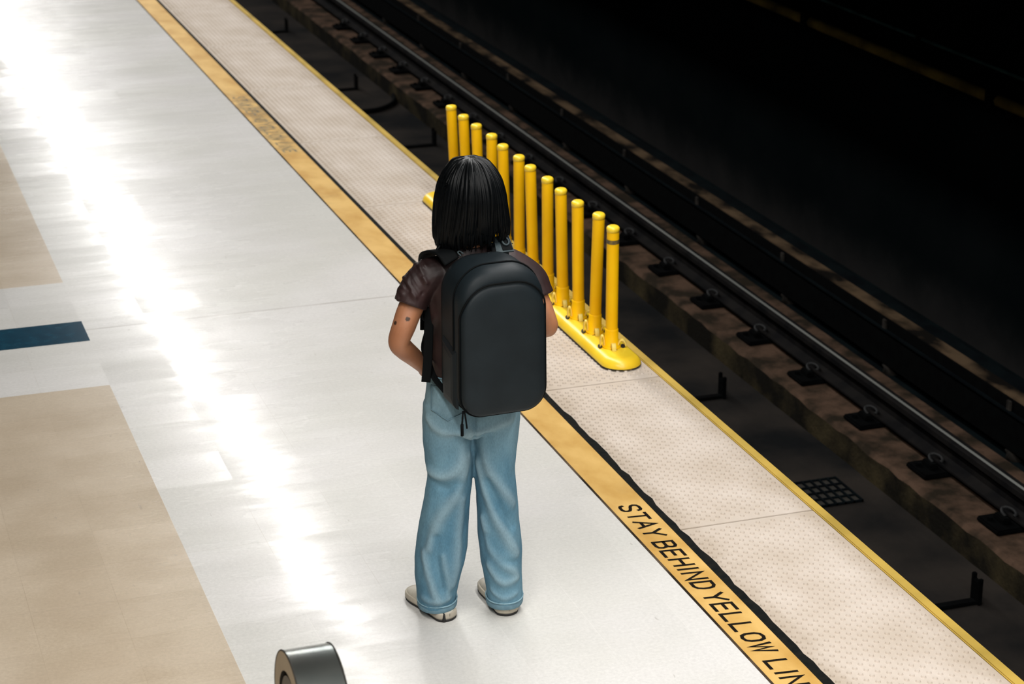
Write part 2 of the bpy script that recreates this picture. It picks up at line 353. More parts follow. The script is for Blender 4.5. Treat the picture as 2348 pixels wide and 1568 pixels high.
# ------------------------------------------------------------------ the setting
Y0, Y1 = 2.0, 34.0
struct('floor', newbox(-4, 2.707, Y0, Y1, -0.3, 0.0), M['floor'])
struct('trim_1', newbox(2.707, 2.717, Y0, Y1, -0.3, 0.0005), M['brown_line'])
bm = bmesh.new()                               # black joint filler with a crumbled edge towards the tactile paving
ys = np.arange(Y0, Y1, 0.06); L, Rr = [], []
for y in ys:
    xr = 2.8835 + (random.uniform(0.0, 0.013) + 0.004)*max(0, min(1, (10.5-y)/3))
    L.append((bm.verts.new((2.862, y, 0.0015)), bm.verts.new((xr, y, 0.0035))))
for a, b in zip(L, L[1:]): bm.faces.new((a[0], a[1], b[1], b[0]))
struct('trim_2', bm, M['rubber'])
struct('wall_platform', newbox(2.862, 3.427, Y0, Y1, -1.35, -0.024), M['concrete'])
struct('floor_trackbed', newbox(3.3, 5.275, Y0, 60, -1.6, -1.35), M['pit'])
bm = bmesh.new()
PX0, PX1, PZ = 5.275, 5.925, -1.185
yy = np.arange(Y0, 60, 0.12); prev = None
for y in yy:                                  # concrete plinth under the rail, its arris chipped
    j = random.uniform(-0.006, 0.007); k = random.uniform(-0.006, 0.006)
    ring = [(PX0+0.05*0, y, -1.4), (PX0+j, y, PZ-0.018+k), (PX0+0.022+j, y, PZ), (PX0+0.2, y, PZ+random.uniform(-.003, .003)), (PX1-0.01, y, PZ), (PX1+j*0.5, y, PZ-0.012), (PX1, y, -1.4)]
    cur = [bm.verts.new(p) for p in ring]
    if prev:
        for i in range(len(cur)-1):
            f = bm.faces.new((prev[i], cur[i], cur[i+1], prev[i+1])); f.material_index = 1 if i == 0 else 0
    prev = cur
struct('trim_3', bm, [M['plinth'], M['plinth_face']])
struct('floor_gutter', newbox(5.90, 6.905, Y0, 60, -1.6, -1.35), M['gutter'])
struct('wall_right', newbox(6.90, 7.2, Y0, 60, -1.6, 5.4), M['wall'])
struct('ceiling', newbox(-4, 7.2, -10, 60, 5.4, 5.6), M['ceiling'])
struct('light_blocker', newbox(4.5, 4.8, -10, 60, 1.85, 5.4), M['light_blocker_black'])  # unseen mass added to keep lamp light off the upper wall

# blue inlay
tag(obj('floor_tile', newbox(-0.3, 1.1345, 9.508, 9.797, -0.01, 0.0006), M['blue_tile']),
    'dark blue strip of vinyl tile set across the pale platform floor', 'floor tile')

# yellow safety line with lettering
GLY = {
 'S': [[(.92, .80), (.86, .93), (.70, 1), (.32, 1), (.12, .92), (.06, .76), (.14, .62), (.34, .54), (.66, .46), (.86, .38), (.94, .24), (.88, .08), (.68, 0), (.30, 0), (.12, .07), (.06, .20)]],
 'T': [[(0, 1), (1, 1)], [(.5, 1), (.5, 0)]],
 'A': [[(0, 0), (.5, 1), (1, 0)], [(.18, .33), (.82, .33)]],
 'Y': [[(0, 1), (.5, .47), (1, 1)], [(.5, .47), (.5, 0)]],
 'B': [[(.06, 0), (.06, 1), (.66, 1), (.86, .92), (.9, .76), (.84, .60), (.66, .53), (.06, .53)], [(.66, .53), (.88, .44), (.95, .27), (.88, .08), (.66, 0), (.06, 0)]],
 'E': [[(.95, 1), (.06, 1), (.06, 0), (.97, 0)], [(.06, .53), (.8, .53)]],
 'H': [[(.05, 0), (.05, 1)], [(.95, 0), (.95, 1)], [(.05, .52), (.95, .52)]],
 'I': [[(.5, 0), (.5, 1)]],
 'N': [[(.05, 0), (.05, 1), (.95, 0), (.95, 1)]],
 'D': [[(.06, 0), (.06, 1), (.58, 1), (.84, .88), (.95, .62), (.95, .38), (.84, .12), (.58, 0), (.06, 0)]],
 'L': [[(.06, 1), (.06, 0), (.97, 0)]],
 'O': [[(.5, 1), (.2, .93), (.05, .72), (.05, .28), (.2, .07), (.5, 0), (.8, .07), (.95, .28), (.95, .72), (.8, .93), (.5, 1)]],
 'W': [[(0, 1), (.26, 0), (.5, .88), (.74, 0), (1, 1)]],
}
def stroke(bm, pts, hw, z, f):
    """flat pen stroke in glyph metres; f maps (advance, height) to a world point"""
    P = [Vector(p) for p in pts]; closed = (P[0]-P[-1]).length < 1e-6
    L_, R_ = [], []
    for i, p in enumerate(P):
        a = P[i-1] if i > 0 else (P[-2] if closed else None); b = P[i+1] if i < len(P)-1 else (P[1] if closed else None)
        d1 = (p-a).normalized() if a is not None else (b-p).normalized(); d2 = (b-p).normalized() if b is not None else d1
        n1 = Vector((-d1.y, d1.x)); n2 = Vector((-d2.y, d2.x)); nn = (n1+n2)
        nn = nn.normalized() if nn.length > 1e-4 else n1
        k = hw/max(0.42, nn.dot(n1)); q = p.copy()
        if a is None: q = p - d2*hw*0.6
        if b is None: q = p + d1*hw*0.6
        L_.append(bm.verts.new(f(q+nn*k, z))); R_.append(bm.verts.new(f(q-nn*k, z)))
    for i in range(len(P)-1): bm.faces.new((L_[i], R_[i], R_[i+1], L_[i+1]))
def worn_ink():
    m = bpy.data.materials.new('worn_lettering'); m.use_nodes = True; g = NT(m); n, l = g.n, g.l
    b = n['Principled BSDF']; b.inputs['Roughness'].default_value = 0.6
    geo = n.new('ShaderNodeNewGeometry'); P = geo.outputs['Position']
    c = g.mix(g.ramp(g.noise(P, 16, 6, 0.65), 0.40, 0.66), (0.085, 0.07, 0.035), (0.40, 0.27, 0.09))
    l.new(c, b.inputs['Base Color']); return m
M['worn_ink'] = worn_ink()
line = empty('warning_line', (2.79, 7.0, 0))
tag(line, 'yellow safety line with black lettering along the pale floor beside the black joint', 'floor line')
obj('stripe', newbox(-0.073, 0.072, Y0-7, Y1-7, -0.3, 0.0009), M['yellow_line'], line)
H = 0.072
def write(word, ya, yb, matl, base_x):
    wid = {'I': 0.36}; tot = sum(wid.get(c, 1.0) for c in word); gap = 0.34; n = len(word)
    adv = (ya-yb)/(tot + gap*(n-1)); x = 0.0
    for c in word:
        cw = adv*wid.get(c, 1.0); bm = bmesh.new()
        for s in GLY[c]:
            ww = adv
            pts = [((x + (px_*ww if c != 'I' else cw/2)), py_*H) for px_, py_ in s]
            zz = 0.0018 + 0.00002*GLY[c].index(s)
            stroke(bm, pts, 0.0062, zz, lambda q, z: (base_x + q[1], ya - (q[0] + 0.10*(q[1]-H/2)) - 7.0, z))
        obj('letter', bm, matl, line)
        x += cw + gap*adv
for wd, a, b in (('STAY', 6.955, 6.665), ('BEHIND', 6.615, 6.205), ('YELLOW', 6.165, 5.715), ('LINE', 5.655, 5.40)):
    write(wd, a, b, M['black_ink'], -0.040)
    write(wd, a+7.13, b+7.13, M['worn_ink'], -0.042)

# tactile paving panels
def tactile_mesh(ln):
    bm = bmesh.new(); box(bm, 0, 0.5445, 0.0035, ln-0.0035, -0.022, 0.0, 0.0015)
    p = 0.0405; px_ = 0.0303; nx = 17; ny = int((ln-0.03)/p)
    for i in range(nx):
        for j in range(ny):
            cx = 0.030 + i*px_; cy = (ln-(ny-0.5)*p)/2 + (j + 0.5*(i % 2))*p
            r0 = [bm.verts.new((cx+0.0098*math.cos(t), cy+0.0098*math.sin(t), -0.0004)) for t in np.arange(0, 2*PI, PI/5)]
            r1 = [bm.verts.new((cx+0.0062*math.cos(t), cy+0.0062*math.sin(t), 0.0056)) for t in np.arange(0, 2*PI, PI/5)]
            for a in range(10): bm.faces.new((r0[a], r0[(a+1) % 10], r1[(a+1) % 10], r1[a]))
            bm.faces.new(r1)
    bmesh.ops.recalc_face_normals(bm, faces=bm.faces)
    me = bpy.data.meshes.new('tactile_panel'); bm.to_mesh(me); bm.free(); me.materials.append(M['tactile'])
    return me
PL = 1.512; tme = tactile_mesh(PL)
_g = NT(M['tactile']); _b = _g.n['Principled BSDF']; _src = _b.inputs['Base Color'].links[0].from_socket   # grime along both long edges
_tc = _g.n.new('ShaderNodeTexCoord'); _sp = _g.n.new('ShaderNodeSeparateXYZ'); _g.l.new(_tc.outputs['Object'], _sp.inputs[0])
_d = _g.math('ABSOLUTE', _g.math('SUBTRACT', _sp.outputs[0], 0.285)); _d = _g.math('ADD', _d, _g.math('MULTIPLY', _g.math('SUBTRACT', _g.noise(_tc.outputs['Object'], 5, 6, 0.65), 0.5), 0.22))
_g.l.new(_g.mix(_g.math('MULTIPLY', _g.ramp(_d, 0.15, 0.28), 0.55), _src, (0.36, 0.285, 0.205)), _b.inputs['Base Color'])
tac_names = ['beige studded tactile panel at the bottom corner beside the words YELLOW LINE',
  'beige studded tactile panel between the word STAY and the yellow post base',
  'beige studded tactile panel carrying the near rounded end of the yellow post base',
  'beige studded tactile panel under the far end of the yellow post base',
  'beige tactile panel next beyond the far end of the yellow post row',
  'beige tactile panel alongside the worn lettering, second beyond the yellow posts',
  'beige tactile panel third beyond the row of yellow posts, past the worn lettering',
  'beige tactile panel fourth beyond the row of yellow posts', 'beige tactile panel fifth beyond the row of yellow posts', 'beige tactile panel sixth and most distant beyond the row of yellow posts']
for k in range(10):
    o = bpy.data.objects.new('tactile_panel', tme); C.objects.link(o); o.location = (2.8835, 6.688 + (k-1)*PL, 0.0)
    tag(o, tac_names[k], 'tactile paving', 'studded tactile panels along the platform edge')
bm = bmesh.new(); box(bm, 2.886, 3.427, Y0, 6.688-PL-0.002, -0.024, 0.0); box(bm, 2.886, 3.427, 6.688+9*PL+0.002, Y1, -0.024, 0.0)
struct('floor_edging', bm, M['tactile'])
bm = bmesh.new(); box(bm, -0.021, 0.021, Y0, Y1, -0.06, 0.004, 0.004)
o = obj('edge_strip', bm, M['edge_yellow']); o.location = (3.451, 0, 0)
tag(o, 'thin yellow edge strip where the tactile paving meets the dark track pit', 'edge strip')

# ------------------------------------------------------------------ yellow delineator posts
cb_x, cy0, cy1, chw = 3.318, 8.30, 11.27, 0.0925
bm = bmesh.new()
def stadium(hw, inset, n=14):
    out = []
    r = hw - inset
    for i in range(n+1): t = -PI + PI*i/n; out.append((r*math.cos(t), cy0+hw + r*math.sin(t)))
    for i in range(n+1): t = PI*i/n; out.append((r*math.cos(t), cy1-hw + r*math.sin(t)))
    return out
rings = []
for inset, z in ((0, 0), (0, 0.008), (0.005, 0.022), (0.016, 0.034), (0.03, 0.041), (0.045, 0.044)):
    rings.append([(x, y-cy0, z) for x, y in stadium(chw, inset)])
loft(bm, rings)
curb = empty('post_base', (cb_x, cy0, 0.0065))
tag(curb, 'long low yellow rubber base with rounded ends carrying a row of yellow posts', 'post base')
obj('body', bm, M['curb_yellow'], curb, True)
bm = bmesh.new()
loft(bm, [[(x, y-cy0, z) for x, y in stadium(chw+0.0022, 0)] for z in (0.0, 0.0045)])
obj('underlay', bm, M['hole'], curb)
def post_proto():
    root = empty('delineator_post', (0, 0, 0))
    R = 0.0275; Hh = 0.575
    bm = bmesh.new()
    loft(bm, [ell((0, 0, z), r, r, 24) for r, z in ((R*1.0, 0.0), (R, Hh-0.02), (R, Hh-0.008))], caps=False)
    obj('tube', bm, M['post_yellow'], root, True)
    bm = bmesh.new()
    loft(bm, [ell((0, 0, z), r, r, 24) for r, z in ((R+0.0012, Hh-0.022), (R+0.0018, Hh-0.006), (R*0.96, Hh-0.001), (R*0.8, Hh+0.0025), (R*0.4, Hh+0.004), (R*0.05, Hh+0.0042))])
    obj('cap', bm, M['curb_yellow'], root, True)
    bm = bmesh.new()
    loft(bm, [ell((0, 0, z), r, r, 20) for r, z in ((R+0.016, -0.0005), (R+0.014, 0.006), (R+0.003, 0.011), (R+0.0028, 0.085), (R+0.0005, 0.09))])
    obj('socket', bm, M['post_yellow'], root, True)
    for a in (-100, -20, 60, 165):             # folded-over locking tabs with dark slots beside them
        t = math.radians(a); bm = bmesh.new()
        pts = []
        for s in range(7):
            q = PI*s/6; rr = R + (0.014 if a > 100 else 0.020) - (0.009 if a > 100 else 0.017)*math.cos(q); zz = 0.002 + (0.052 if a > 100 else 0.030)*math.sin(q)
            pts.append((rr*math.cos(t), rr*math.sin(t), zz))
        ribbon(bm, pts, 0.020, 0.007, 3, ref=(-math.sin(t), math.cos(t), 0))
        tb = obj('tab', bm, M['clip_yellow'], root, True)
        bm = bmesh.new()
        er, et = Vector((math.cos(t), math.sin(t), 0)), Vector((-math.sin(t), math.cos(t), 0))
        loft(bm, [ell(er*(R+0.024) + Vector((0, 0, z)), 0.010, 0.022, 14, er, et) for z in (0.0008, 0.0022)])
        obj('slot', bm, M['hole'], root)
    return root
ORD = ['first', 'second', 'third', 'fourth', 'fifth', 'sixth', 'seventh', 'eighth', 'ninth', 'tenth', 'eleventh', 'twelfth', 'thirteenth', 'fourteenth', 'fifteenth', 'sixteenth', 'seventeenth', 'eighteenth', 'nineteenth', 'twentieth', 'twenty-first', 'twenty-second']
POST_TOPS = [(3.300, 8.435), (3.315, 8.66), (3.292, 8.879), (3.289, 9.098), (3.298, 9.306), (3.290, 9.536), (3.301, 9.732), (3.292, 9.962), (3.307, 10.182), (3.296, 10.41), (3.292, 10.624), (3.295, 10.852)]
proto = post_proto()
for i, (tx, ty) in enumerate(POST_TOPS):
    if i == 0: r = proto
    else:
        r = proto.copy(); C.objects.link(r)
        for ch in list(proto.children):
            c = ch.copy(); C.objects.link(c); c.parent = r
    bx_, by_ = 3.317, 8.50 + i*0.2125
    r.location = (bx_, by_, 0.0522)
    if i == 0: bx_t, by_t = tx, ty+0.015
    else: bx_t, by_t = tx, ty
    dx, dy = (bx_t-bx_), (by_t-by_)
    r.rotation_euler = (-math.atan2(dy, 0.58)*0.9, math.atan2(dx, 0.58)*0.9, 0)
    lab = {0: 'yellow post at the near end of the row, with a black ring below its cap', 11: 'yellow post at the far end of the row, beyond the head of the person'}.get(i,
        'yellow post, %s from the near end of the row' % ORD[i])
    tag(r, lab, 'post', 'yellow posts along the platform edge')
bm = bmesh.new()
loft(bm, [ell((0, 0, z), 0.0288, 0.0288, 24) for z in (0.500, 0.519)], caps=False)
obj('ring_band', bm, M['band'], proto, True)['label'] = 'blackened ring below the cap'

# ------------------------------------------------------------------ track
RX, RZ = 5.56, -1.0
prof = [(-0.033, 0), (0.033, 0), (0.037, -0.006), (0.037, -0.035), (0.010, -0.045), (0.009, -0.115), (0.07, -0.132), (0.07, -0.143), (-0.07, -0.143), (-0.07, -0.132), (-0.009, -0.115), (-0.010, -0.045), (-0.037, -0.035), (-0.037, -0.006)]
bm = bmesh.new()
a = [bm.verts.new((x, Y0-14, z)) for x, z in prof]; b = [bm.verts.new((x, 46, z)) for x, z in prof]
for i in range(len(prof)):
    j = (i+1) % len(prof); bm.faces.new((a[i], a[j], b[j], b[i]))
bm.faces.new(a); bm.faces.new(b)
rail = empty('running_rail', (RX, 14, RZ))
tag(rail, 'steel running rail with a bright polished top in the dark track pit', 'rail')
obj('rail_body', bm, M['rail_side'], rail)
o = obj('worn_top', newbox(-0.010, 0.008, Y0-14, 46, -0.001, 0.0012), M['rail_top'], rail); o['label'] = 'bright wheel-polished band'
def fastener():
    root = empty('rail_fastener', (0, 0, 0)); bm = bmesh.new()
    box(bm, -0.20, 0.20, -0.105, 0.105, 0.001, 0.030, 0.008); obj('plate', bm, M['black_iron'], root)
    for s in (-1, 1):
        bm = bmesh.new(); box(bm, s*0.115-0.022, s*0.115+0.022, -0.05, 0.05, 0.028, 0.062, 0.006); obj('shoulder', bm, M['black_iron'], root)
        bm = bmesh.new()
        pts = [(s*(0.055+0.05*(0.5+0.5*math.cos(q))), 0.055*math.sin(q), 0.062+0.020*math.sin(q*0.5)) for q in np.linspace(-0.2, 1.55*PI, 10)]
        tube(bm, pts, 0.0085, 8, 3); obj('spring_clip', bm, M['clip_steel'], root, True)
        bm = bmesh.new(); loft(bm, [ell((s*0.165, 0.03, z), 0.017, 0.017, 6) for z in (0.028, 0.05)]); obj('bolt', bm, M['black_iron'], root)
    return root
fp = fastener(); k = 0
for i in range(20):
    yv = 7.83 + i*0.735
    if i == 0: r = fp
    else:
        r = fp.copy(); C.objects.link(r)
        for ch in list(fp.children):
            c = ch.copy(); C.objects.link(c); c.parent = r
    r.location = (RX, yv, PZ)
    tag(r, 'black fastening plate under the polished rail, %s from the lower end of that rail' % ORD[i], 'rail fastener', 'fastening plates under the running rail')
# third rail under its cover board
tr = empty('third_rail', (6.19, 14, -1.35)); TZ = 0.37
tag(tr, 'third rail under a dusty brown cover board between the running rail and the tunnel wall', 'third rail')
bm = bmesh.new(); box(bm, -0.05, 0.05, Y0-14, 46, TZ-0.014, TZ, 0.004); obj('cover_board', bm, M['cover'], tr)
bm = bmesh.new(); box(bm, -0.062, -0.05, Y0-14, 46, TZ-0.30, TZ-0.006); obj('black_board', bm, M['black_iron'], tr)  # black board added to make the dark band below the cover
bm = bmesh.new(); box(bm, -0.082, -0.062, Y0-14, 46, TZ-0.085, TZ-0.070, 0.003); obj('lower_lip', bm, M['cover_side'], tr)
bm = bmesh.new(); box(bm, 0.05, 0.155, Y0-14, 46, TZ-0.022, TZ-0.012, 0.003); obj('back_board', bm, M['cover_side'], tr)
bm = bmesh.new(); box(bm, -0.03, 0.03, Y0-14, 46, 0.12, 0.24, 0.01); obj('conductor', bm, M['rail_side'], tr)
for i in range(16):
    yv = 8.2 + i*1.45; bm = bmesh.new()
    loft(bm, [ell((0.0, yv-14, z), r, r, 14) for r, z in ((0.06, 0.0), (0.05, 0.03), (0.062, 0.05), (0.045, 0.07), (0.055, 0.09), (0.04, 0.12))])
    obj('insulator', bm, M['insulator'], tr, True)
    bm = bmesh.new(); box(bm, -0.075, -0.060, yv-14-0.02, yv-14+0.02, TZ-0.075, TZ-0.015, 0.003)
    obj('board_bracket', bm, M['insulator'], tr)
# brackets in the pit: flat foot from under the platform with an upright plate
def pit_bracket():
    bm = bmesh.new()
    box(bm, -0.55, 0.02, -0.025, 0.025, 0.002, 0.02, 0.004); box(bm, 0.0, 0.022, -0.04, 0.04, 0.004, 0.125, 0.004)
    box(bm, 0.0, 0.022, 0.018, 0.04, 0.115, 0.15, 0.004); box(bm, 0.0, 0.022, -0.04, -0.022, 0.115, 0.14, 0.003)
    return bm
hooks = [(5.06, 8.15, 'black upright bracket on the pit floor, below the drain grate and nearest the lower corner'),
         (5.02, 11.06, 'black upright bracket on the pit floor, level with the near yellow post'),
         (5.12, 17.4, 'black upright bracket on the pit floor, beside the far end of the yellow posts'),
         (5.03, 19.7, 'black upright bracket on the pit floor, beside the curved black hose'),
         (5.02, 22.6, 'black upright bracket on the pit floor, most distant, beyond the curved black hose')]
for (x, y, lab) in hooks:
    o = obj('bracket', pit_bracket(), M['black_iron']); o.location = (x, y, -1.35)
    tag(o, lab, 'bracket', 'upright brackets on the pit floor')
bm = bmesh.new(); tube(bm, [(4.4, 19.0, -1.33), (4.75, 18.75, -1.325), (5.0, 18.75, -1.325), (5.2, 18.95, -1.32), (5.27, 19.2, -1.31)], 0.022, 8, 6)
tag(obj('hose', bm, M['black_iron'], None, True), 'curved black hose lying on the pit floor beside the plinth', 'hose')
gr = empty('drain_grate', (4.985, 9.56, -1.35)); tag(gr, 'dark iron drain grate in the pit floor below the platform edge', 'drain grate')
bm = bmesh.new(); box(bm, -0.125, 0.125, -0.16, 0.16, 0.001, 0.005); obj('well', bm, M['hole'], gr)
bm = bmesh.new()
for i in range(6): box(bm, -0.125+i*0.05-0.005, -0.125+i*0.05+0.005, -0.165, 0.165, 0.003, 0.016)
for j in range(5): box(bm, -0.13, 0.13, -0.16+j*0.08-0.005, -0.16+j*0.08+0.005, 0.003, 0.015)
obj('grating', bm, M['cover_side'], gr)
# services on the tunnel wall
cdt = empty('conduit', (6.84, 12, 0.30)); tag(cdt, 'dirty yellow conduit running along the dark tunnel wall, held by clamps', 'conduit')
bm = bmesh.new(); tube(bm, [(0, Y0-12, 0), (0, 10, 0), (0, 45, 0)], 0.036, 12, 2); obj('pipe', bm, M['conduit'], cdt, True)
for i in range(9):
    bm = bmesh.new(); yv = 11.2 + i*2.55 - 12; box(bm, -0.045, 0.055, yv-0.05, yv+0.05, -0.06, 0.06, 0.01); obj('clamp', bm, M['black_iron'], cdt)
tc_ = empty('wall_cable', (6.87, 12, 0.475)); tag(tc_, 'thin teal cable on the tunnel wall above the yellow conduit', 'cable')
bm = bmesh.new(); tube(bm, [(0, Y0-12, 0), (0, 10, 0), (0, 45, 0)], 0.011, 8, 2); obj('cable_run', bm, M['cable'], tc_, True)
for i in range(9):
    bm = bmesh.new(); yv = 10.3 + i*1.9 - 12; box(bm, -0.02, 0.03, yv-0.03, yv+0.03, -0.022, 0.022, 0.005); obj('saddle', bm, M['black_iron'], tc_)
# litter
bm = bmesh.new(); loft(bm, [ell((0, 0, z), rx, ry, 9) for rx, ry, z in ((0.006, 0.004, 0.0004), (0.0065, 0.0045, 0.003), (0.003, 0.002, 0.005))])
o = obj('litter_scrap', bm, M['hole'], None, True); o.location = (2.357, 7.21, 0.0); o.rotation_euler = (0, 0, 0.6)
tag(o, 'small black scrap on the pale floor between the jeans and the lettering', 'litter', kind='thing')

# ------------------------------------------------------------------ stainless rounded end at the bottom of the frame
NZ, NR = 0.86, 0.165
nw = empty('barrier_end', (1.022, 4.60, 0.0))
tag(nw, 'rounded stainless steel barrier end standing on the floor at the lower edge of the frame', 'barrier')
def slot_ring(r, x, zc, base, n=20):
    out = [(x, -r, base)] + [(x, r*math.cos(t), zc + r*math.sin(t)) for t in [PI - PI*i/n for i in range(n+1)]] + [(x, r, base)]
    return [Vector(p) for p in out]
zc = NZ-NR; hwid = 0.061
bm = bmesh.new(); loft(bm, [slot_ring(NR, x, zc, 0.0) for x in (-hwid, hwid)], caps=False); obj('steel_band', bm, M['steel'], nw, True)
for s in (-1, 1):
    bm = bmesh.new()
    o1 = slot_ring(NR-0.0005, s*(hwid-0.001), zc, 0.0); i1 = slot_ring(NR*0.70, s*(hwid-0.001), zc, 0.0)
    A = [bm.verts.new(p) for p in o1]; B = [bm.verts.new(p) for p in i1]
    for i in range(len(A)-1): bm.faces.new((A[i], A[i+1], B[i+1], B[i]))
    obj('side_plate', bm, M['steel_face'], nw)
    bm = bmesh.new(); loft(bm, [slot_ring(NR*0.70, s*(hwid-0.001), zc, 0.0), slot_ring(NR*0.70, s*(hwid-0.018), zc, 0.0)], caps=False); obj('groove', bm, M['hole'], nw, True)
    bm = bmesh.new(); c1 = slot_ring(NR*0.705, s*(hwid-0.019), zc, 0.0); bm.faces.new([bm.verts.new(p) for p in c1])
    obj('recess', bm, M['hole'], nw)
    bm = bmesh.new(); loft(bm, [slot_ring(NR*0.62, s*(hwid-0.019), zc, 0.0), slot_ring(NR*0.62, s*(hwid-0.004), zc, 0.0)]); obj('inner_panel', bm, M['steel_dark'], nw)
bm = bmesh.new()
for s in (-1, 1): 
    pts = [p + Vector((0, 0, 0)) for p in slot_ring(NR+0.0004, s*(hwid-0.002), zc, 0.0)]
    tube(bm, [tuple(p) for p in pts], 0.0022, 6, 1)
obj('edge_seam', bm, M['hole'], nw, True)

# ------------------------------------------------------------------ the person (x to the viewer's right, y away from the viewer)
PO = Vector((1.9748, 6.3298, 0.0)); PYAW = -math.radians(17.327)
person = empty('person', PO, PYAW)
tag(person, 'person with black bobbed hair, dark shirt and light blue jeans standing on the platform', 'person')
TW = math.radians(20); CT, ST = math.cos(TW), math.sin(TW)
def B(x, y, z): return (x*CT - y*ST, x*ST + y*CT, z)      # torso turned 20 degrees to its left
def Bl(pts): return [(*B(*p[:3]), *p[3:]) for p in pts]
BY = Vector(B(0, 1, 0)); BX = Vector(B(1, 0, 0))

# --- one continuous body: head, neck, trunk, arms, hands, legs
bm = bmesh.new()
R = []
for z, rx, ry, yc in ((0.86, .105, .075, .0), (0.95, .105, .075, 0), (1.05, .115, .08, 0), (1.15, .128, .083, 0), (1.22, .125, .07, 0), (1.265, .085, .055, -.005), (1.29, .055, .048, -.005)):
    R.append(ell(B(0, yc, z), rx, ry, 28, BX, BY))
loft(bm, R)
limb(bm, Bl([(0, -.012, 1.25, .05, .05), (0, -.008, 1.31, .046, .047), (0, .0, 1.36, .047, .05), (0, .01, 1.42, .05, .055)]), 18, 4, ref=BY)
R = []
for z, rx, ry, yc in ((1.352, .012, .02, .075), (1.358, .03, .032, .065), (1.375, .046, .058, .042), (1.40, .06, .078, .025), (1.43, .068, .088, .018), (1.46, .073, .094, .012), (1.49, .075, .095, .008), (1.52, .070, .088, .006), (1.545, .055, .07, .004), (1.56, .035, .045, .003), (1.566, .012, .015, .003)):
    R.append(ell(B(0, yc, z), rx, ry, 28, BX, BY))
loft(bm, R)
limb(bm, Bl([(0, .100, 1.462, .008), (0, .110, 1.440, .010), (0, .116, 1.424, .013), (0, .105, 1.418, .010)]), 10, 3)          # nose
limb(bm, Bl([(-.022, .090, 1.392, .006), (0, .099, 1.393, .008), (.022, .090, 1.392, .006)]), 8, 3)                           # lips
for s in (-1, 1):
    limb(bm, Bl([(s*.072, .0, 1.478, .009), (s*.078, -.008, 1.46, .012), (s*.073, .0, 1.437, .008)]), 8, 3)                   # ears
    limb(bm, Bl([(s*.018, .088, 1.478, .007), (s*.032, .084, 1.482, .008), (s*.046, .073, 1.478, .006)]), 8, 3)               # brow
LW, LE = (-.154, .048, .864), (-.228, -.086, 1.000)
limb(bm, [(*B(-.11, 0, 1.215), .044), (*B(-.138, -.005, 1.195), .041), (-.160, -.056, 1.165, .041), (-.190, -.071, 1.105, .041), (-.210, -.088, 1.055, .039), (*LE, .035), (-.211, -.055, .962, .034), (-.183, .0, .915, .0305), (*LW, .024), (-.147, .060, .846, .024)], 18, 5)
limb(bm, [(*B(.11, 0, 1.22), .045), (*B(.155, .0, 1.20), .047), (.208, .035, 1.12, .043), (.245, .010, 1.040, .038), (.250, .030, 1.005, .037), (.215, .100, 1.01, .034), (.165, .165, 1.03, .029), (.125, .205, 1.055, .024), (.110, .218, 1.07, .023)], 18, 5)
body = None
def hand(bm, wrist, fwd, side, nrm, curl):
    """palm and five separate fingers; fwd along the hand, side towards the thumb, nrm the palm direction"""
    w_, f, s, nn = Vector(wrist), Vector(fwd).normalized(), Vector(side).normalized(), Vector(nrm).normalized()
    def P(a, b, c): q = w_ + f*a + s*b + nn*c; return (q.x, q.y, q.z)
    limb(bm, [(*P(-.01, 0, 0), .021, .017), (*P(.03, 0, 0), .032, .014), (*P(.062, -.002, 0), .036, .013), (*P(.078, -.002, .002), .033, .011)], 14, 4, ref=nn)
    for i, (off, ln) in enumerate(((.026, .066), (.009, .073), (-.009, .068), (-.026, .054))):
        a0, b0 = .074, off; pts = []; ang = curl*(0.35+0.08*i); x, y = a0, 0.002
        pts.append((*P(x-.012, b0, y), .0088))
        for seg, r in ((.45, .0084), (.30, .0078), (.25, .0066)):
            x += ln*seg*math.cos(ang); y += ln*seg*math.sin(ang); ang += curl*0.62
            pts.append((*P(x, b0*1.06, y), r))
        limb(bm, pts, 8, 3, ref=s)
    limb(bm, [(*P(.012, .020, .004), .012), (*P(.034, .043, .010), .0105), (*P(.056, .052, .018), .0095), (*P(.074, .052, .024), .0075)], 8, 3, ref=nn)
hand(bm, LW, (.36, .46, -.81), (-.30, .75, .30), (.9, -.2, .35), 0.30)
hand(bm, (.115, .214, 1.064), (-.55, .25, .75), (-.55, -.1, -.45), (-.3, -.9, .2), 1.5)
for s, (kx, ax, ay) in ((-1, (-.078, -.105, -.02)), (1, (.078, .103, -.005))):
    limb(bm, [(s*.07, 0, .86, .07), (s*.075, 0, .72, .068), (s*.076, 0, .60, .062), (kx, .005, .46, .047), (kx+(ax-kx)*.4, -.005, .34, .045), (ax, ay, .16, .034), (ax, ay, .06, .03)], 16, 4)
    a_ = math.radians(124 if s < 0 else 104)
    limb(bm, [(ax, ay-.02, .05, .026), (ax+.05*math.cos(a_), ay+.05*math.sin(a_), .045, .028), (ax+.11*math.cos(a_), ay+.11*math.sin(a_), .036, .022)], 12, 3)
link('body', bake(bm, 0.0042, 5), M['skin'], person)
for s in (-1, 1):
    bm = bmesh.new(); bmesh.ops.create_uvsphere(bm, u_segments=14, v_segments=10, radius=0.0105, matrix=Matrix.Translation(B(s*.031, .0805, 1.466)))
    obj('eye', bm, mat('eye', (0.05, 0.03, 0.02), None, 0.2), person, True)

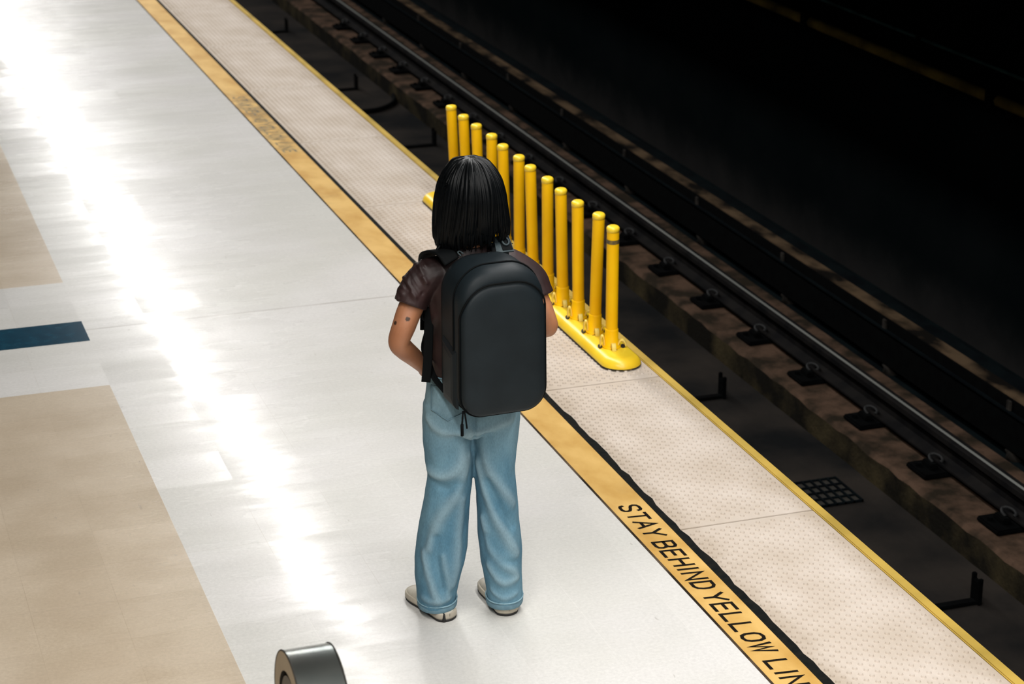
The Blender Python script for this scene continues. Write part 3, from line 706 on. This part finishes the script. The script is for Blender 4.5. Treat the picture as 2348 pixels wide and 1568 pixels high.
# --- shirt
bm = bmesh.new(); R = []
for z, rx, ry in ((0.835, .132, .098), (0.88, .134, .098), (0.95, .130, .095), (1.02, .131, .096), (1.09, .140, .099), (1.16, .150, .098), (1.21, .152, .088), (1.245, .138, .074), (1.270, .105, .064), (1.292, .072, .058), (1.302, .062, .056)):
    R.append(ell(B(0, -.002, z), rx, ry, 36, BX, BY))
loft(bm, R)
limb(bm, [(*B(-.09, 0, 1.215), .055, .06), (*B(-.130, -.002, 1.208), .058, .058), (-.158, -.055, 1.180, .057), (-.178, -.068, 1.148, .054), (-.189, -.076, 1.122, .055)], 22, 5, dome=False)
limb(bm, [(*B(.09, 0, 1.215), .055, .06), (*B(.135, -.002, 1.213), .058, .058), (.196, .045, 1.165, .056), (.214, .035, 1.13, .055), (.226, .028, 1.105, .054)], 22, 5, dome=False)
me = bake(bm, 0.0036, 6)
fl = [(on_cloth(me, p), w_, a_) for p, w_, a_ in (
 ([(-.208, 1.245), (-.182, 1.185), (-.155, 1.135)], .0085, .0085), ([(-.190, 1.262), (-.155, 1.205), (-.135, 1.165)], .0085, .008), ([(-.165, 1.262), (-.138, 1.222)], .0075, .006),
 ([(-.220, 1.205), (-.198, 1.165), (-.172, 1.118)], .0085, .0075), ([(-.232, 1.160), (-.212, 1.128)], .008, .005),
 ([(-.199, 1.222), (-.172, 1.165), (-.150, 1.13)], .006, -.006), ([(-.212, 1.180), (-.188, 1.140)], .006, -.006), ([(-.178, 1.24), (-.148, 1.19)], .006, -.005),
 ([(-.125, 1.10), (-.118, 1.03), (-.125, .97)], .010, .005), ([(-.11, 1.05), (-.122, .98), (-.118, .91)], .010, .005))]
folds(me, fl); wobble(me, .004, (9, 9, 7), 3)
link('shirt', me, M['shirt'], person)

# --- wide jeans
bm = bmesh.new(); HB = [Vector((math.cos(.12), math.sin(.12), 0)), Vector((-math.sin(.12), math.cos(.12), 0))]
R = []
for z, rx, ry in ((0.900, .136, .100), (0.86, .143, .104), (0.80, .153, .110), (0.74, .160, .114), (0.69, .160, .110), (0.665, .13, .085)):
    R.append(ell((.003, 0, z), rx, ry, 36, *HB, 2.2))
loft(bm, R)
LL = [(-.079, .0, .76, .080, .100), (-.0785, -.004, .66, .082, .098), (-.0755, -.003, .57, .0795, .090), (-.0735, .0, .50, .0755, .085), (-.083, -.002, .40, .077, .083), (-.098, -.004, .30, .083, .086), (-.109, -.006, .21, .086, .090), (-.118, -.010, .13, .077, .087), (-.122, -.012, .07, .068, .084), (-.122, -.014, .034, .065, .082)]
RL = [(.082, .006, .76, .079, .100), (.083, .008, .66, .077, .095), (.0805, .010, .57, .071, .087), (.0785, .012, .50, .067, .082), (.083, .012, .40, .068, .080), (.089, .012, .30, .070, .082), (.095, .010, .21, .071, .083), (.101, .006, .13, .066, .080), (.106, .002, .07, .062, .077), (.107, .0, .037, .061, .076)]
limb(bm, LL, 30, 4, dome=False, e=2.2); limb(bm, RL, 30, 4, dome=False, e=2.2)
me = bake(bm, 0.005, 5)
def back_y(me, x, z):                          # surface of the cloth facing the viewer
    best = 0.0
    for v in me.vertices:
        if abs(v.co.x-x) < .010 and abs(v.co.z-z) < .010: best = min(best, v.co.y)
    return best
fo = [  # left leg: folds sweep from the crotch to the outer knee, then fall to the shoe
 ([(0, .69), (-.036, .57), (-.095, .527), (-.145, .535)], .020, .011), ([(-.15, .73), (-.095, .69), (-.02, .68)], .014, .008),
 ([(-.005, .59), (-.05, .467), (-.115, .36), (-.145, .27)], .020, .010), ([(-.03, .436), (-.045, .284), (-.062, .13)], .018, .009),
 ([(-.165, .25), (-.145, .163), (-.12, .085)], .014, .010), ([(-.10, .24), (-.085, .15), (-.082, .09)], .013, .007), ([(-.12, .50), (-.075, .48), (-.04, .50)], .018, -.007),
 ([(-.17, .085), (-.12, .073), (-.07, .08)], .011, .006), ([(-.12, .31), (-.115, .21), (-.10, .12)], .013, -.007),
 # right leg: folds run down and outwards
 ([(.012, .665), (.05, .56), (.095, .48), (.14, .41)], .018, .010), ([(.018, .56), (.065, .405), (.112, .30), (.15, .23)], .018, .011),
 ([(.03, .36), (.065, .25), (.145, .16)], .016, .010), ([(.05, .19), (.095, .135), (.155, .14)], .014, .009), ([(.02, .69), (.07, .70), (.14, .725)], .014, .007),
 ([(.05, .50), (.09, .40), (.14, .33)], .016, -.008), ([(.05, .30), (.09, .22), (.14, .20)], .013, -.006), ([(.055, .10), (.10, .075), (.15, .085)], .010, .006),
 ([(.012, .80), (.012, .74), (.010, .66), (.008, .60)], .008, -.011)]
fo = [([(x, back_y(me, x, z), z) for x, z in p], w_, a_*1.15) for p, w_, a_ in fo]
WEAR = folds(me, fo); wobble(me, .005, (14, 14, 6), 1); wobble(me, .0025, (30, 30, 18), 5)
at_ = me.attributes.new('wear', 'FLOAT', 'POINT'); at_.data.foreach_set('value', np.clip(WEAR/.012, 0, 1).astype(np.float32))
jeans = link('jeans', me, M['denim'], person)
def ring_path(c, rx, ry, z, n=24, e=2.2): return [tuple(p) for p in ell((c[0], c[1], z), rx, ry, n, e=e)]
for (c, rx, ry) in (((-.122, -.0135), .0675, .0845), ((.1065, .0005), .0632, .0782)):
    bm = bmesh.new(); p = ring_path(c, rx, ry, .054); p.append(p[0]); tube(bm, p, .0026, 6, 1); obj('hem_stitching', bm, M['denim_hem'], jeans, True)
    bm = bmesh.new(); loft(bm, [ell((c[0], c[1], z), rx+d, ry+d, 30, e=2.2) for z, d in ((.030, -.001), (.036, .0010), (.044, .0006), (.051, -.003))], caps=False); obj('cuff', bm, M['denim_dark'], jeans, True)
def on_seat(pts, off=.0025): return [(x, back_y(me, x, z)-off, z) for x, z in pts]
for sgn, dz in ((-1, 0), (1, .035)):
    cx = .078*sgn + .003
    outl = [(cx-.052, .845), (cx-.054, .765+dz), (cx, .735+dz), (cx+.054, .765+dz), (cx+.052, .845), (cx-.052, .845)]
    pts = []
    for a, b_ in zip(outl, outl[1:]):
        for k in range(5): pts.append((a[0]+(b_[0]-a[0])*k/5, a[1]+(b_[1]-a[1])*k/5))
    pts.append(outl[-1]); bm = bmesh.new(); tube(bm, on_seat(pts, .0002), .0018, 6, 1); obj('back_pocket', bm, M['denim_dark'], jeans, True)
bm = bmesh.new(); p = [tuple(v) for v in ell((.003, 0, .872), .1435, .106, 40, *HB, 2.2)]; p.append(p[0]); tube(bm, p, .003, 6, 1); obj('waistband_seam', bm, M['denim_dark'], jeans, True)

# --- shoes
def shoe(c, ang, notch):
    f = Vector((math.cos(ang), math.sin(ang), 0)); s = Vector((f.y, -f.x, 0)); c = Vector((*c, 0))
    def P(u, v, z): return c + f*u + s*v + Vector((0, 0, z))
    prof_ = [(-.004, .018, .032), (.004, .030, .033), (.02, .036, .036), (.06, .037, .050), (.10, .038, .062), (.14, .042, .060), (.175, .046, .050), (.205, .044, .044), (.225, .036, .038), (.238, .022, .030), (.243, .008, .024)]
    prof_ = [(float(q[0]), max(float(q[1]), .002), float(q[2])) for q in catmull([(-.0095, .001, .030), (-.0078, .010, .031)] + prof_, 3)]
    bm = bmesh.new(); R = []
    for u, hw, h in prof_:
        ring = []
        for i in range(20):
            t = 2*PI*i/20; ct, st = math.cos(t), math.sin(t)
            ring.append(P(u, hw*math.copysign(abs(ct)**.7, ct), .022 + (h-.022)*max(st, 0)**.85 if st > 0 else .022 + .004*st))
        R.append(ring)
    loft(bm, R); sh = obj('shoe', bm, M['shoe'], person, True)
    def outline(d, z):
        L_ = [P(u, -(hw+d), z) for u, hw, h in prof_]; R_ = [P(u, hw+d, z) for u, hw, h in reversed(prof_)]
        return L_ + R_
    bm = bmesh.new(); loft(bm, [outline(.003, .009), outline(.005, .016), outline(.004, .028), outline(.001, .031)]); obj('midsole', bm, M['midsole'], sh, True)
    bm = bmesh.new(); loft(bm, [outline(.0015, .0005), outline(.0035, .004), outline(.004, .0095)]); obj('outsole', bm, M['sole'], sh, True)
    if notch:
        bm = bmesh.new(); loft(bm, [ell(P(-.004, -.020, z), .008*(1-z/.042), .007, 10, s, f) for z in (.004, .012, .022, .032)]); obj('heel_tab', bm, M['sole'], sh, True)
    return sh
shoe((-.0835, -.085), math.radians(121), 1); shoe((.119, -.052), math.radians(106), 0)

# --- hair: a bob of overlapping locks falling from a crown parting
bm = bmesh.new(); rnd = random.Random(4)
HC = Vector((0.009, -.004, 0))
def hr(z, phi):
    """outer radius pair of the bob at height z"""
    zs = [1.27, 1.30, 1.34, 1.40, 1.46, 1.50, 1.53, 1.555, 1.575, 1.588]
    rx = [.104, .115, .119, .112, .104, .096, .084, .066, .042, .004]; ry = [.076, .089, .102, .115, .120, .115, .102, .080, .050, .004]
    return float(np.interp(z, zs, rx)), float(np.interp(z, zs, ry))
def hp(z, phi, d=0.0):
    rx, ry = hr(z, phi); return B(HC.x + (rx+d)*math.cos(phi), HC.y + (ry+d)*math.sin(phi) , z)
R = [ell(B(HC.x, HC.y, z), hr(z, 0)[0]-.010, hr(z, 0)[1]-.010, 36, BX, BY) for z in (1.495, 1.51, 1.53, 1.548, 1.562, 1.572)]
loft(bm, R)
n_back = 40; ph = [math.radians(140) + math.radians(260)*i/(n_back-1) for i in range(n_back)]
zz = [1.355, 1.365, 1.38, 1.40, 1.44, 1.47, 1.50]
out_, in_ = [], []
for z in zz:
    out_.append([Vector(hp(z, p, -.009)) for p in ph]); in_.append([Vector(hp(z, p, -.026)) for p in ph])
rings = [o_ + list(reversed(i_)) for o_, i_ in zip(out_, in_)]
loft(bm, rings)
base_me_parts = bm
for k in range(620):
    phi = math.radians(rnd.uniform(128, 412)); front = min(abs(phi-math.radians(128)), abs(phi-math.radians(412)))
    zend = rnd.uniform(1.298, 1.350) + .010*math.sin(11*phi) + .008*math.sin(23*phi+1) + (0.02 if rnd.random() < .2 else 0) + .015*math.sin(phi*3)
    if math.radians(250) < phi < math.radians(320): zend -= .004
    if math.radians(292) < phi < math.radians(332): zend += .030
    d = rnd.uniform(-.010, .003); sway = rnd.uniform(-.16, .16); r = rnd.uniform(.0035, .0075)
    cx, cy = rnd.uniform(-.012, .012), rnd.uniform(-.03, .05)
    pts = []
    for i, z in enumerate((1.586, 1.574, 1.553, 1.52, 1.47, 1.42, 1.37, 1.33, zend)):
        if z < zend: continue
        t = min(1, (1.586-z)/.31); p = phi + sway*t*t
        if i == 0: q = B(cx*.6+HC.x, HC.y+cy*.3, 1.583); 
        else: q = hp(z, p, d + (.004*math.sin(9*phi+4*t)))
        pts.append((*q, r*(1.0 if i < 7 else .75 if i == 7 else .25)))
    # flicked ends
    if len(pts) > 3:
        limb(bm, pts, 6, 3, ref=(0.3, 0.2, 0.93), dome=False)
for (px_, dz, flick) in ((math.radians(190), 0, .016), (math.radians(197), .008, .020), (math.radians(350), 0, .014), (math.radians(357), -.01, .010), (math.radians(343), -.012, .012)):
    pts = [(*hp(1.40, px_, -.004), .006), (*hp(1.35, px_, .0), .006), (*hp(1.315+dz, px_, .004), .005), (*hp(1.295+dz, px_, flick), .0035), (*hp(1.29+dz, px_, flick+.012), .001)]
    limb(bm, pts, 6, 4, ref=(0.3, 0.2, 0.93), dome=False)
obj('hair', bm, M['hair'], person, True)

# ------------------------------------------------------------------ backpack (worn, a thing of its own), axes of the torso
bw = PO + Matrix.Rotation(PYAW, 3, 'Z') @ Vector(B(0.006, -.204, 0.820))
pk = empty('backpack', bw, PYAW + TW)
tag(pk, 'black fabric backpack with rounded corners worn on the back of the person', 'backpack')
OX, OY, OZ = 0.006, -.204, 0.820
def rrect(w_, h_, rt, rb, y, inset=0.0, n=9, taper=0.012):
    """outline in the x-z plane, base at z=0"""
    out = []; hw = w_/2 - inset; z0, z1 = inset, h_-inset; rt = max(rt-inset, .01); rb = max(rb-inset, .01)
    for cx, cz, r, a0 in ((hw-rb, z0+rb, rb, -90), (hw-rt, z1-rt, rt, 0), (-hw+rt, z1-rt, rt, 90), (-hw+rb, z0+rb, rb, 180)):
        for i in range(n+1):
            t = math.radians(a0 + 90*i/n); x, z = cx + r*math.cos(t), cz + r*math.sin(t)
            x *= 1 - taper*2*(z/h_); out.append(Vector((x, y, z)))
    return out
PW, PH = 0.292, 0.484
bm = bmesh.new()
loft(bm, [rrect(PW, PH, .112, .075, y, i) for y, i in ((.098, .03), (.102, .014), (.094, .003), (.07, 0), (0.0, 0), (-.055, .001), (-.078, .006), (-.090, .018), (-.094, .04), (-.096, .09))])
main = obj('main_compartment', bm, M['pack'], pk, True)
bm = bmesh.new()
loft(bm, [rrect(PW-.004, PH-.048, .108, .074, y, i) for y, i in ((-.06, .0), (-.088, .002), (-.096, .006), (-.1005, .014), (-.1035, .035), (-.105, .09))])
obj('front_panel', bm, M['pack'], pk, True)
def along(ring, r): 
    bm = bmesh.new(); p = [tuple(v) for v in ring]; p.append(p[0]); tube(bm, p, r, 6, 1); return bm
seam = rrect(PW-.001, PH-.045, .109, .074, -.0815, 0)
for v in seam:                                 # the seam rides forward over the sloping top of the pack
    t = min(1, max(0, (v.z-.325)/.07)); v.y -= .0165*t*t*(3-2*t)
obj('piping', along(seam, .0032), M['pack_dark'], pk, True)
obj('piping', along(rrect(PW+.002, PH+.002, .113, .076, -.030, 0), .0030), M['pack_dark'], pk, True)
for s in (-1, 1):
    bm = bmesh.new()
    loft(bm, [[Vector((s*(PW/2 + d - 0.004), y, z)) for y, z in ((.07-i, .02+i), (.07-i, .235-i), (-.05+i, .215-i), (-.05+i, .02+i))] for d, i in ((-.004, 0), (.004, .003), (.010, .014), (.012, .03))])
    obj('side_pocket', bm, M['pack'], pk, False)
def W(x, y, z): return (x-OX, y-OY, z-OZ)      # torso axes to backpack axes
for s in (-1, 1):
    bm = bmesh.new()
    ribbon(bm, [W(s*.078+.004*s-.010, -.098, 1.280), W(s*.092-.014, -.074, 1.302), W(s*.104-.016, -.02, 1.296), W(s*.110-.012, .048, 1.266), W(s*.108, .100, 1.215), W(s*.100, .120, 1.13), W(s*.098, .122, 1.05), W(s*.102, .116, .985)], .058, .012, 6)
    st_ = obj('shoulder_strap', bm, M['pack_dark'], pk, True)
    bm = bmesh.new()
    ribbon(bm, [W(s*.102, .116, .985), W(s*.140, .05, .95), W(s*.146, .0, .925), W(s*.146, -.06, .885), W(s*.125, -.11, .85)], .022, .004, 5)
    obj('webbing', bm, M['pack_dark'], st_, True)
    if s < 0:
        bm = bmesh.new(); p = [W(-.062, -.100, 1.296), W(-.068, -.088, 1.304), W(-.060, -.082, 1.306), W(-.052, -.094, 1.300)]
        tube(bm, p, .0025, 6, 4); obj('strap_hook', bm, M['pack_grey'], st_, True)
        continue
    bm = bmesh.new(); p0 = W(.088, -.074, 1.310)
    def tilt(x, y, z): return (p0[0]+x, p0[1]+y*.75-z*.6, p0[2]+y*.6+z*.8)
    loft(bm, [[Vector(tilt(x, y, z)) for x, y in ((-.030, -.034), (.030, -.034), (.030, .030), (.012, .034), (-.022, .030))] for z in (-.003, .003)]); obj('strap_patch', bm, M['pack_grey'], st_)
    bm = bmesh.new(); loft(bm, [[Vector(tilt(.010+x, y, z)) for x, y in ((-.017, -.028), (.017, -.028), (.017, .027), (-.017, .027))] for z in (.003, .0055)]); obj('strap_pad', bm, M['pack_dark'], st_)
    bm = bmesh.new(); p = [tilt(.010+.011*math.cos(t), .004+.015*math.sin(t), .008) for t in np.linspace(0, 2*PI, 16)]
    tube(bm, p, .0032, 6, 1); obj('strap_ring', bm, M['pack_grey'], st_, True)
# loose webbing tail hanging at the person's left hip, with its loop
def S2W(x, y, z): return W(x*CT + y*ST, -x*ST + y*CT, z)
bm = bmesh.new(); ribbon(bm, [S2W(-.128, -.06, 1.11), S2W(-.131, -.075, 1.05), S2W(-.133, -.085, .99), S2W(-.137, -.10, .93), S2W(-.143, -.118, .872)], .030, .006, 6, ref=(.85, -.3, 0)); obj('webbing_tail', bm, M['pack_dark'], pk, True)
bm = bmesh.new(); p = [S2W(-.140+.013*math.cos(t), -.06, 1.085+.022*math.sin(t)) for t in np.linspace(0, 2*PI, 14)]; tube(bm, p, .0045, 6, 1); obj('strap_loop', bm, M['pack_dark'], pk, True)
bm = bmesh.new(); tube(bm, [(-PW/2+.012, -.078, .026), (-PW/2+.006, -.088, .002), (-PW/2+.004, -.088, -.02)], .0032, 6, 3); box(bm, -PW/2-.001, -PW/2+.009, -.092, -.086, -.055, -.012, .002)
obj('zipper_pull', bm, M['pack_dark'], pk, True)
bm = bmesh.new(); tube(bm, [(-PW/2+.016, -.078, .026), (-PW/2+.016, -.09, .004), (-PW/2+.020, -.09, -.03)], .003, 6, 3); obj('zipper_pull', bm, M['pack_dark'], pk, True)
